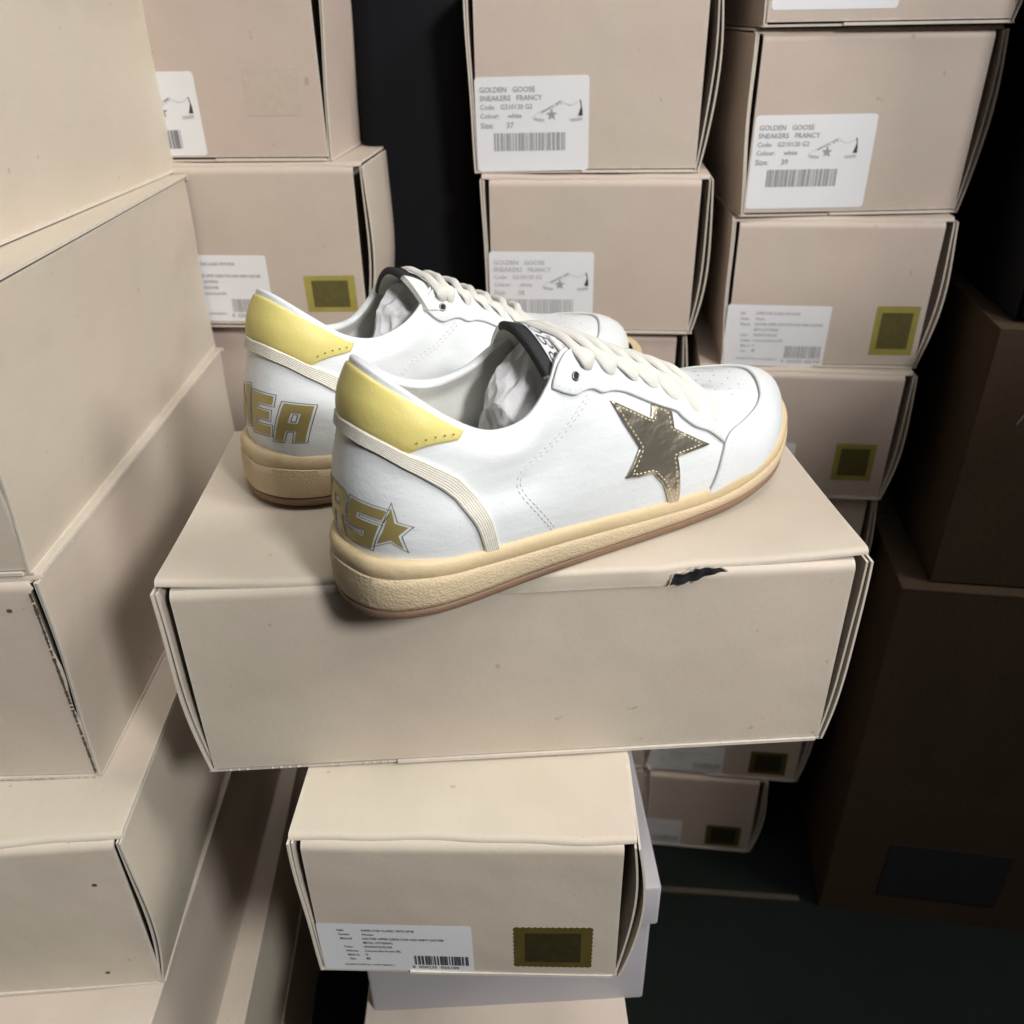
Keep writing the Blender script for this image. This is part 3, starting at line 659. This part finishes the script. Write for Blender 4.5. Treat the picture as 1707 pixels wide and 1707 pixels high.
def build_shoe(label, loc, yaw, mir, word, tissue_label, pitch=0.):
    root = empty('sneaker', loc, yaw); root.rotation_euler[1] = pitch; tag(root, label, 'sneaker', 'the pair of sneakers')
    fy_ = np.array([1, -1, 1]) if mir else np.array([1, 1, 1])
    def mk(name, V, F, m, parent=root, smooth=True, angle=None, flip=False):
        V = np.asarray(V)*fy_
        if mir != flip: F = [q[::-1] for q in F]
        return mesh_obj(name, V, F, m, parent, smooth, angle)
    class SB(MB):
        def build(s, name, m, parent=root, smooth=False): return mk(name, np.array(s.v), s.f, m, parent, smooth)
    # ---- sole, swept round its outline
    t = np.roll(SOLE, -1, 0)-np.roll(SOLE, 1, 0); nrm = np.column_stack([t[:, 1], -t[:, 0]])/np.hypot(*t.T)[:, None]
    if (nrm[0] @ (SOLE[0]-SOLE.mean(0))) < 0: nrm = -nrm
    x = SOLE[:, 0]; H = hs(x); SPR = spring(x); rng = np.arange(len(SOLE))
    def ring(off, z): return np.column_stack([SOLE+nrm*(np.zeros(len(SOLE))+off)[:, None], z])
    wob = .00025*np.sin(rng*.21)+.0002*np.sin(rng*.083+1)
    def sweep(name, rings, m, cap_bottom=False, cap_top=False):
        n = len(SOLE); V = np.vstack(rings); F = []
        for k in range(len(rings)-1):
            for i in range(n): F.append((k*n+i, k*n+(i+1) % n, (k+1)*n+(i+1) % n, (k+1)*n+i))
        if cap_bottom: F.append(tuple(range(n))[::-1])
        if cap_top: F.append(tuple(range((len(rings)-1)*n, len(rings)*n)))
        return mk(name, V, F, m, angle=math.radians(50), flip=True)
    oz = .0046
    sweep('outsole', [ring(-.004, SPR), ring(-.0012, SPR+.0003), ring(-.0004, SPR+.0014), ring(-.0002, SPR+oz-.0006), ring(-.0008, SPR+oz), ring(-.006, SPR+oz)], 'outsole', True, True)
    bt = .0072+.0012*np.clip(1-x/.05, 0, 1)   # height of the upper band
    sweep('midsole', [ring(-.006, SPR+oz+.0001), ring(-.0012, SPR+oz+.0001), ring(-.0001, SPR+oz+.0008), ring(.0006, SPR+oz+.003), ring(.0005, SPR+(H-bt)*.75+oz*.25), ring(.0000+wob*.4, SPR+H-bt-.0005+wob), ring(-.0006, SPR+H-bt-.0001+wob), ring(-.006, SPR+H-bt+wob)], 'wall')
    sweep('foxing_band', [ring(-.006, SPR+H-bt+wob+.0001), ring(-.0007, SPR+H-bt+wob), ring(-.0004, SPR+H-bt+.0005+wob), ring(-.0002, SPR+H-bt*.5), ring(-.0008, SPR+H-.0018), ring(-.0018, SPR+H-.0005), ring(-.0030, SPR+H), ring(-.0065, SPR+H-.0012)], 'band')
    # ---- upper shell, rim and lining
    V = GRID.reshape(-1, 3); k = NV+1
    F = [(i*k+j, ((i+1) % NU)*k+j, ((i+1) % NU)*k+j+1, i*k+j+1) for i in range(NU) for j in range(NV)]
    mk('upper', V, F, 'leather', flip=True)
    Uu = np.arange(NU)*28/NU; Um = np.minimum(Uu, 28-Uu)
    pad = .0028+.0022*np.exp(-((Um-2)/3.2)**2)           # collar padding
    inn = GRID-NORM*pad[:, None, None]
    top = GRID[:, -1]; nt_ = NORM[:, -1]; tv = GRID[:, -1]-GRID[:, -3]; tv /= np.linalg.norm(tv, axis=1, keepdims=True)
    rim = []
    for a in np.linspace(0, math.pi, 9):
        rim.append(top-nt_*(pad*.5*(1-math.cos(a)))[:, None]*1.0+tv*(pad*.42*math.sin(a))[:, None]+nt_*(.0006*math.sin(a)))
    n = NU; V = np.vstack(rim); F = [(q*n+i, q*n+(i+1) % n, (q+1)*n+(i+1) % n, (q+1)*n+i) for q in range(8) for i in range(n)]
    mk('collar_piping', V, F, 'leather_s', flip=True)
    j0 = int(NV*.12); sub = inn[:, j0:]; k = sub.shape[1]
    # lining swells a little inside the collar
    F = [(i*k+j, i*k+j+1, ((i+1) % NU)*k+j+1, ((i+1) % NU)*k+j) for i in range(NU) for j in range(k-1)]
    mk('lining', sub.reshape(-1, 3), F, 'lining', flip=True)
    loop = np.array([S(u, .16, -.0034) for u in np.linspace(0, 28, 113)[:-1]])
    v, f, dd = fill([loop[:, :2]], .006)
    z = hs(v[:, 0])+spring(v[:, 0])+.006-np.minimum(dd, .012)*.18
    mk('insole', np.column_stack([v, z]), f, 'insole')
    # ---- overlays
    def patch(name, uv, th, m, parent=root, su=.0165, sv=.085, sp=.0026, r=.0010, base=.0001, holes=(), puff=0., cut=None):
        sc_ = np.array([su, sv]); loops = [np.asarray(uv, float)*sc_]+[np.asarray(h, float)*sc_ for h in holes]
        v, f, d = fill(loops, sp, (r*.18, r*.5, r) if r > 0 else ())
        q = np.clip(d/r, 0, 1) if r > 0 else np.ones(len(d)); off = base-.0003*(d < 1e-7)+th*np.sqrt(np.maximum(0, 1-(1-q)**2))+puff*(1-np.exp(-d/.006))
        if r == 0: off = np.full(len(v), base+th)
        uv_ = v/sc_
        o = mk(name, S(uv_[:, 0], uv_[:, 1], off), f, m, parent)
        if cut:
            o.data.materials.append(M[cut]); o.data.polygons.foreach_set('material_index', [int(max(d[list(q)]) < r*.3) for q in f])
        return o
    def mirU(p): return [(28-u, v) for u, v in p]
    def sym(half):  # half: from U=0 side, closed across the heel
        return [tuple(p) for p in half]
    # heel tab
    tp_ = cr([(0, .988), (.69, .988), (1.285, .984), (1.9, .980), (2.55, .981), (3.2, .975)], 16)
    lo_ = cr([(2.98, .904), (2.48, .837), (2.10, .772), (1.87, .721)], 9)
    ta_ = cr([(1.41, .738), (.91, .748), (0, .736)], 8)
    half = np.vstack([tp_, lo_, ta_]); other = np.column_stack([-half[::-1][1:-1, 0], half[::-1][1:-1, 1]])
    tab = patch('heel_tab', np.vstack([half, other]), .0009, 'yellow', su=.0150, r=.0012, puff=.0012)
    # cotton tape: a ribbed strip curving over the heel
    up = cr([(0, .738), (.45, .748), (.914, .752), (1.41, .742), (1.837, .724), (2.335, .716), (2.97, .682), (3.30, .610), (3.56, .523), (3.898, .331), (4.13, .05)], 90)
    lw = cr([(0, .660), (.35, .668), (.7, .672), (1.275, .667), (1.839, .636), (2.222, .614), (2.63, .578), (2.89, .538), (3.11, .482), (3.56, .290), (3.83, .03)], 90)
    a = np.vstack([np.column_stack([-up[::-1][:-1, 0], up[::-1][:-1, 1]]), up]); c = np.vstack([np.column_stack([-lw[::-1][:-1, 0], lw[::-1][:-1, 1]]), lw])
    nr = 45; T = np.linspace(0, 1, nr); V = []; 
    for q in T:
        e = min(q, 1-q); off = .0004+.0011*min(1, e/.06)**.5+.00015*math.cos(q*2*math.pi*8)-(.0009 if e == 0 else 0)
        uv = a*(1-q)+c*q; V.append(S(uv[:, 0], uv[:, 1], off+.00006*np.sin(np.arange(len(uv))*2.1)))
    n = len(a); F = [(k*n+i, k*n+i+1, (k+1)*n+i+1, (k+1)*n+i) for k in range(nr-1) for i in range(n-1)]
    mk('heel_tape', np.vstack(V), F, 'tape', flip=True)
    # eyestays
    ey_lo = cr([(6.16, .972), (6.45, .905), (6.773, .839), (7.259, .776), (7.995, .752), (8.331, .725), (8.781, .740), (9.138, .738), (9.477, .719), (9.761, .699), (10.1, .672), (10.443, .645), (10.50, .601), (10.669, .531), (10.93, .483), (11.06, .423), (11.149, .358)], 80)
    ey = np.vstack([ey_lo, cr([(11.149, .358), (11.35, .46), (11.55, .585), (11.95, .79), (12.7, 1.0)], 14)[1:], cr([(12.2, 1.0), (11, 1.), (9.5, 1.0), (8.3, 1.0), (7.55, .995), (6.9, .992), (6.35, .988)], 24)])
    md = np.column_stack([28-ey[::-1, 0], ey[::-1, 1]])
    patch('eyestay', ey, .0017, 'leather_s', sp=.0030, r=.0008, cut='cut'); patch('eyestay', md, .0017, 'leather_s', sp=.0030, r=.0008, cut='cut')
    # toe guard
    inn_ = cr([(11.149, .365), (11.36, .415), (11.60, .445), (12.1, .470), (12.465, .490), (12.851, .520), (13.3, .548), (13.7, .563), (14, .567)], 30)
    edge = cr([(10.36, 0.), (10.53, .087), (10.84, .245), (11.149, .365)], 10)
    half = np.vstack([edge, inn_[1:]]); oth = np.column_stack([28-half[::-1][1:, 0], half[::-1][1:, 1]]); bot = np.column_stack([np.linspace(17.64, 10.36, 60)[1:-1], np.zeros(58)])
    patch('toe_guard', np.vstack([half, oth, bot]), .0019, 'leather_s', su=.021, sv=.075, sp=.0034, r=.0010, cut='cut')
    # star panel on the outer side
    sp_ = [(8.462, .693), (8.533, .560), (8.704, .427), (8.343, .353), (7.905, .275), (8.382, .262), (8.892, .268), (9.111, .196), (9.276, .02), (9.56, .02), (9.667, .201), (9.795, .351), (10.353, .374), (10.838, .391), (10.46, .472), (10.097, .535), (10.358, .655), (10.108, .672), (9.832, .692), (9.515, .595), (9.005, .644)]
    star = patch('star_panel', sp_, .0011, 'star', sp=.0018, r=.0006, cut='cut')
    # ---- stitching
    def along(path, pitch, ln, off, wd, m, name, inset=None, dbl=None):
        sb = SB()
        for dn in ([0] if not dbl else [-dbl/2, dbl/2]):
            p = np.asarray(path, float); P = S(p[:, 0], p[:, 1], off); seg = np.linalg.norm(np.diff(P, axis=0), axis=1); cum = np.r_[0, np.cumsum(seg)]
            s = pitch*.5
            while s+ln < cum[-1]:
                q = []
                for e in (s, s+ln):
                    u_ = np.interp(e, cum, p[:, 0]); v_ = np.interp(e, cum, p[:, 1]); q.append((u_, v_))
                A = S(q[0][0], q[0][1], off); B = S(q[1][0], q[1][1], off); C_ = S((q[0][0]+q[1][0])/2, (q[0][1]+q[1][1])/2, off+wd*.9)
                nn = S(q[0][0], q[0][1], off+.001)-A; d = B-A; d /= np.linalg.norm(d)+1e-12; sd = np.cross(d, nn); sd /= np.linalg.norm(sd)+1e-12
                A = A+sd*dn; B = B+sd*dn; C_ = C_+sd*dn; mid = (A+B)/2
                sb.add([A, mid+sd*wd-d*ln*.2, mid+sd*wd+d*ln*.2, B, mid-sd*wd+d*ln*.2, mid-sd*wd-d*ln*.2, C_-d*ln*.2, C_+d*ln*.2], [(0, 1, 6), (1, 2, 7, 6), (2, 3, 7), (3, 4, 7), (4, 5, 6, 7), (5, 0, 6)])
                s += pitch
        o = sb.build(name, m); tag(o, kind='stuff'); return o
    def inset_uv(poly, d, su=.0165, sv=.085):
        p = np.asarray(poly, float)*[su, sv]; p = densify(p, .0015); q = p if area2(p) > 0 else p[::-1]
        t = np.roll(q, -1, 0)-np.roll(q, 1, 0); n = np.column_stack([-t[:, 1], t[:, 0]])/(np.hypot(*t.T)[:, None]+1e-12)
        q = q+n*d; keep = sdist(q, [p]) > d*.8
        q = q[keep]; return np.vstack([q, q[:1]])/[su, sv]
    def runs(uv, gap=.4):
        out = [[uv[0]]]
        for a_, b_ in zip(uv[:-1], uv[1:]):
            if abs(b_[0]-a_[0]) > gap or abs(b_[1]-a_[1]) > .08: out.append([])
            out[-1].append(b_)
        return [np.array(r) for r in out if len(r) > 2]
    for sgn in (0, 1):
        fl_ = (lambda p: np.column_stack([28-p[:, 0], p[:, 1]])) if sgn else (lambda p: np.asarray(p, float))
        qs = cr([(7.96, .735), (7.434, .712), (6.617, .695), (5.742, .705), (5.067, .704), (4.72, .650), (4.60, .566), (4.721, .444), (5.069, .273), (5.56, .06)], 90)
        along(fl_(qs), .0030, .0022, .0001, .00030, 'thread', 'stitching', dbl=.0018)
        e2 = np.column_stack([ey_lo[2:-1, 0]+.06, ey_lo[2:-1, 1]+.026]); along(fl_(e2), .0028, .0020, .0017, .00025, 'thread', 'stitching')
        e3 = cr([(6.55, .955), (6.95, .962), (7.6, .965), (8.2, .962)], 20); along(fl_(e3), .0028, .0020, .0017, .00025, 'thread', 'stitching')
        e4 = cr([(8.137, .965), (8.12, .86), (8.05, .775)], 14); along(fl_(e4), .0028, .0020, .0017, .00025, 'thread', 'stitching')
        g2 = cr([(10.52, .03), (10.66, .087), (10.97, .245), (11.26, .34), (11.5, .388), (12.1, .425)], 40); along(fl_(g2), .0028, .0020, .0019, .00025, 'thread', 'stitching')
        hp = cr([(2.95, .945), (2.88, .930), (2.42, .872), (2.06, .812), (1.84, .762)], 24); along(fl_(hp), .0040, .0010, .0021, .00032, 'hole', 'stitch_hole')
        si = inset_uv(fl_(np.array(sp_)), .0020)
        for r_ in (runs(si) if not sgn else []): along(r_, .0024, .0017, .0012, .00038, 'thread_g', 'star_stitching')
    # ---- punched toe
    sb = SB(); rr = random.Random(2)
    for i in range(5):
        for j in range(5):
            u_ = 12.55+.72*j+(.36 if i % 2 else 0); v_ = .70+.06*i
            if u_ > 15.6: continue
            c0 = S(u_, v_, .00006); e1 = S(u_+.02, v_, .00006)-c0; e1 /= np.linalg.norm(e1); e2 = S(u_, v_+.004, .00006)-c0; e2 /= np.linalg.norm(e2)
            sb.add([c0]+[c0+(e1*math.cos(a_)+e2*math.sin(a_))*.00052 for a_ in np.arange(8)*math.pi/4], [(0, 1+k, 1+(k+1) % 8) for k in range(8)])
    tag(sb.build('toe_perforation', 'line'), kind='stuff')
    # ---- eyelet rings and holes
    def eyelet(u_, v_):
        c0 = S(u_, v_, .0020); e1 = S(u_+.05, v_, .0020)-c0; e1 /= np.linalg.norm(e1); nn = S(u_, v_, .0035)-c0; nn /= np.linalg.norm(nn); e2 = np.cross(nn, e1)
        V = []; n = 16
        for R_, hh in ((.0022, 0), (.0020, .0004), (.0016, .0005), (.0013, .0001), (.0012, -.0012)):
            for k in range(n): a_ = 2*math.pi*k/n; V.append(c0+(e1*math.cos(a_)+e2*math.sin(a_))*R_+nn*hh)
        F = [(r_*n+k, r_*n+(k+1) % n, (r_+1)*n+(k+1) % n, (r_+1)*n+k) for r_ in range(4) for k in range(n)]
        o = mk('eyelet', V, F, 'metal')
        mk('eyelet_hole', [c0+nn*.0002+(e1*math.cos(2*math.pi*k/n)+e2*math.sin(2*math.pi*k/n))*.00135 for k in range(n)], [tuple(range(n))], 'dark', o, smooth=False)
    eyelet(7.48, .857); eyelet(28-7.48, .857)
    # ---- tongue
    cx = cr([(.196, .050), (.172, .0625), (.148, .0745), (.127, .0875), (.112, .0980), (.1015, .1045), (.0925, .1080)], 60)
    seg = np.r_[0, np.cumsum(np.hypot(*np.diff(cx, axis=0).T))]; seg /= seg[-1]
    def TG(a_, b_, off=0.):
        a_ = np.asarray(a_, float); b_ = np.asarray(b_, float)
        X = np.interp(b_, seg, cx[:, 0]); Z = np.interp(b_, seg, cx[:, 1])
        dx = np.interp(b_+.02, seg, cx[:, 0])-np.interp(b_-.02, seg, cx[:, 0]); dz = np.interp(b_+.02, seg, cx[:, 1])-np.interp(b_-.02, seg, cx[:, 1]); L = np.hypot(dx, dz)
        hw = .018+.007*b_; kk = .006+.012*b_**2; kx = .004*b_**3
        nx, nz = dz/L, -dx/L            # upper normal in the mid plane
        sl = 2*kk*a_/hw; nl = np.sqrt(1+sl**2)
        return np.stack([X+kx*a_**2+nx*off/nl, .004*np.clip(b_*1.6, 0, 1)+a_*hw+off*sl/nl, Z-kk*a_**2+nz*off/nl], -1)
    def strip(name, a0, a1, b0, b1, o0, o1, m, parent=root, na=24, nb=20):
        A = np.linspace(a0, a1, na); B = np.linspace(b0, b1, nb); AA, BB = np.meshgrid(A, B, indexing='ij')
        P1 = TG(AA, BB, o1); P0 = TG(AA, BB, o0); k = na*nb; I = lambda i, j: i*nb+j; F = []
        for i in range(na-1):
            for j in range(nb-1):
                q = (I(i, j), I(i, j+1), I(i+1, j+1), I(i+1, j)); F.append(q); F.append(tuple(x_+k for x_ in q[::-1]))
        per = [I(i, 0) for i in range(na)]+[I(na-1, j) for j in range(1, nb)]+[I(i, nb-1) for i in range(na-2, -1, -1)]+[I(0, j) for j in range(nb-2, 0, -1)]
        for p0, p1 in zip(per, per[1:]+per[:1]): F.append((p1, p0, p0+k, p1+k)[::-1])
        return mk(name, np.vstack([P1.reshape(-1, 3), P0.reshape(-1, 3)]), F, m, parent, True, math.radians(50), flip=False)
    tg = strip('tongue', -1, 1, 0, .99, -.0030, 0, 'lining', nb=40)
    # black label folded over the tongue's top edge
    prof = [(.835, .0003), (.88, .0006), (.95, .0006), (.992, .0004), (1.004, -.0006), (1.005, -.0018), (1.002, -.0030), (.992, -.0036)]
    A = np.linspace(-.98, .36, 30); V = np.array([[TG(a_, b_, o_) for b_, o_ in prof] for a_ in A]); nb = len(prof)
    F = [(i*nb+j, i*nb+j+1, (i+1)*nb+j+1, (i+1)*nb+j) for i in range(29) for j in range(nb-1)]
    lb = mk('tongue_label', V.reshape(-1, 3), F, 'black', tg)
    A = np.linspace(-.95, .26, 20); B = np.linspace(.868, .946, 6); V = np.array([[TG(a_, b_, .0011) for b_ in B] for a_ in A]); F = [(i*6+j, i*6+j+1, (i+1)*6+j+1, (i+1)*6+j) for i in range(19) for j in range(5)]
    pt = mk('label_patch', V.reshape(-1, 3), F, 'patch', tg)
    sb = MB(); v, f = text_mesh('80B8', .01, -.00022); v = v-v.min(0); v = v/v.max(0)
    P = TG(.20-v[:, 0]*1.08, .940-(1-v[:, 1])*.064, .0014) if not mir else TG(-.88+v[:, 0]*1.08, .940-(1-v[:, 1])*.064, .0014)
    mk('label_lettering', P, f, 'black_ink', tg, smooth=False)
    # ---- laces
    lob = [(8.283, .857), (9.048, .845), (9.86, .850), (10.37, .815), (10.73, .727), (11.02, .631), (11.27, .537)]
    cross = [8.05, 8.8, 9.45, 10.1, 10.75, 11.4, 12.1]
    rr = random.Random(11)
    for i, ((lu, lv), cu) in enumerate(zip(lob, cross)):
        mu, mv = lob[max(0, i-1)] if i else (8.0, .88)
        mu = mu-.25; cm = cross[max(0, i-1)]-(.35 if i == 0 else .0)
        eL = S(lu, lv, .0014); eM = S(28-mu, mv, .0014)
        tL = S(cu, .985, .0032); tM = S(28-cm, .985, .0030)
        mid = (tL+tM)/2+np.array([0, 0, .0030+.001*rr.random()])
        nL = S(lu, lv, .01)-S(lu, lv, 0); nM = S(28-mu, mv, .01)-S(28-mu, mv, 0)
        bowL = (eL+tL)/2+nL/np.linalg.norm(nL)*.0026; bowM = (eM+tM)/2+nM/np.linalg.norm(nM)*.0026
        key = np.array([eL-nL*.25, eL, eL*.6+bowL*.4+nL*.10, bowL, tL, (tL+mid)/2+[0, 0, .0016], mid, (tM+mid)/2+[0, 0, .0016], tM, bowM, eM, eM-nM*.25])
        NN = [nL, nL, nL, nL, nL*.6+np.array([0, 0, .004]), [0, 0, 1], [0, 0, 1], [0, 0, 1], nM*.6+np.array([0, 0, .004]), nM, nM, nM]
        NN = np.array([np.array(q)/np.linalg.norm(q) for q in NN]); WD = np.array([.0010, .0019, .0040, .0045, .0027, .0024, .0024, .0024, .0027, .0040, .0021, .0010])[:, None]
        n = 56; P = cr(key, n); N_ = cr(NN, n); W2 = cr(WD, n)[:, 0]; Tn = np.gradient(P, axis=0); Tn /= np.linalg.norm(Tn, axis=1, keepdims=True)
        sd = np.cross(Tn, N_); sd /= np.linalg.norm(sd, axis=1, keepdims=True); N2 = np.cross(sd, Tn)
        tw = .35*np.sin(np.linspace(0, math.pi, n)*1.0+.3)*(1 if i % 2 else .7)
        sd2 = sd*np.cos(tw)[:, None]+N2*np.sin(tw)[:, None]; N3 = -sd*np.sin(tw)[:, None]+N2*np.cos(tw)[:, None]
        V = []; nc = 13
        for s_, sg in ((1, 1), (-1, -1)):
            for c_ in (np.linspace(-1, 1, nc) if sg > 0 else np.linspace(1, -1, nc)[1:-1]):
                hgt = (.0005*math.sqrt(max(0, 1-c_**4))*sg) - .0008*c_*c_ + (.00012*math.cos(c_*16) if sg > 0 else 0)
                V.append(P+sd2*(W2*c_)[:, None]+N3*hgt)
        k = len(V); V = np.array(V); F = [(a_*n+j, a_*n+j+1, ((a_+1) % k)*n+j+1, ((a_+1) % k)*n+j) for a_ in range(k) for j in range(n-1)]
        mk('lace', V.reshape(-1, 3), F, 'lace')
    # ---- printed heel letters
    GL_ = {'R': [[(0, 0), (0, 1), (.86, 1), (1, .92), (1, .5), (.82, .42), (1, 0), (.70, 0), (.52, .38), (.3, .38), (.3, 0)], [(.3, .58), (.3, .80), (.70, .80), (.70, .58)]],
           'S': [[(0, 0), (1, 0), (1, .62), (.32, .62), (.32, .77), (1, .77), (1, 1), (0, 1), (0, .39), (.68, .39), (.68, .23), (0, .23)]],
           'E': [[(0, 0), (1, 0), (1, .22), (.32, .22), (.32, .40), (.92, .40), (.92, .60), (.32, .60), (.32, .78), (1, .78), (1, 1), (0, 1)]],
           'A': [[(0, 0), (.16, 1), (.95, 1), (1, 0), (.70, 0), (.69, .30), (.36, .30), (.31, 0)], [(.38, .50), (.42, .78), (.68, .78), (.68, .50)]],
           'K': [[(0, 0), (0, 1), (.3, 1), (.3, .62), (.65, 1), (1, 1), (.55, .52), (1, 0), (.65, 0), (.3, .4), (.3, 0)]],
           'N': [[(0, 0), (0, 1), (.3, 1), (.68, .45), (.68, 1), (1, 1), (1, 0), (.7, 0), (.3, .55), (.3, 0)]]}
    su, sv = .0145, .085
    def offset_loop(p, d):
        p = np.asarray(p, float); p = p if area2(p) > 0 else p[::-1]; out = []
        for a_, b_, c_ in zip(np.roll(p, 1, 0), p, np.roll(p, -1, 0)):
            e1 = (b_-a_)/np.hypot(*(b_-a_)); e2 = (c_-b_)/np.hypot(*(c_-b_)); n1 = np.array([e1[1], -e1[0]]); n2 = np.array([e2[1], -e2[0]])
            m_ = n1+n2; m_ /= np.hypot(*m_)+1e-9; l = min(2.6, 1/max(.2, m_ @ n1)); out.append(b_+m_*d*l)
        return np.array(out)
    def glyph(loops, name):
        # loops in (U, V); gold filling, then a fine dark contour around it
        L = [np.asarray(l, float)*[su, sv] for l in loops]
        v, f, d = fill(L, .0022); uv_ = v/[su, sv]
        o = mk(name, S(uv_[:, 0], uv_[:, 1], .00022), f, 'gold')
        sb = SB()
        for k, l in enumerate(L):
            dd_ = .00085 if k == 0 else -.00085
            A_ = offset_loop(l, dd_); B_ = offset_loop(l, dd_+(.00032 if k == 0 else -.00032)); m_ = 8
            for i in range(len(A_)):
                j = (i+1) % len(A_); a_ = [A_[i]+(A_[j]-A_[i])*t/m_ for t in range(m_+1)]; b_ = [B_[i]+(B_[j]-B_[i])*t/m_ for t in range(m_+1)]
                q = np.array(a_+b_)/[su, sv]; P = S(q[:, 0], q[:, 1], .00016)
                sb.add(P, [(t, m_+1+t, m_+2+t, t+1) for t in range(m_)])
        sb.build('contour', 'line', o)
    if not mir:
        for ch, u0, w_ in (('K', -2.75, .92), ('E', -1.70, .92), ('R', -.66, .96), ('S', .44, .98)):
            glyph([[(u0+x_*w_+.30*y_, .105+.265*y_) for x_, y_ in l] for l in GL_[ch]], 'letter')
        hs_ = [(1.79, .395), (1.945, .308), (2.25, .294), (2.085, .229), (2.24, .146), (1.945, .193), (1.60, .150), (1.73, .25)]
        glyph([hs_], 'heel_star')
    else:
        for ch, u0, w_ in (('S', 30.15, .92), ('N', 29.06, .92), ('E', 27.97, .92), ('A', 26.90, .98)):
            glyph([[(u0-x_*w_-.10*y_, .150+.275*y_+.03*x_) for x_, y_ in l] for l in GL_[ch]], 'letter')
    # ---- crumpled tissue paper stuffed into the opening
    tr = empty('tissue_paper', loc, yaw); tr.rotation_euler[1] = pitch; tag(tr, tissue_label, 'paper', 'tissue paper stuffing')
    import bmesh
    bm = bmesh.new(); bmesh.ops.create_icosphere(bm, subdivisions=6, radius=1); V = []
    off = Vector((3.1, 1.7, .4)) if not mir else Vector((9.3, 4.2, 2.2))
    for q in bm.verts:
        p = q.co.copy(); r_ = .80
        d1 = noise.voronoi(p*1.15+off)[0]; d2 = noise.voronoi(p*2.6+off*1.7)[0]
        r_ += .42*d1[0]-.10*(d1[1]-d1[0])+.20*d2[0]+.05*noise.noise(p*2+off)
        X, Y_, Z = p*r_
        V.append((.1040+X*.0225+.004*Z, .002+Y_*.0165*(1-.2*Z), .0660+Z*.0265))
    F = [tuple(v_.index for v_ in fc.verts) for fc in bm.faces]; bm.free()
    mk('crumpled_sheet', V, F, 'tissue', tr, angle=math.radians(14))
    return root

build_shoe("nearer white leather sneaker with gold star and yellow heel tab, overhanging the box edge", (-.0776, .3126, -.2260+ZF+.0003), math.radians(31), False, 'KERS', "crumpled white tissue paper inside the nearer sneaker")
build_shoe("farther white leather sneaker with yellow heel tab, partly hidden behind the other one", (-.1365, .4010, -.2260+ZF+.0026), .712, True, 'SNEA', "crumpled white tissue paper inside the farther sneaker", .024)
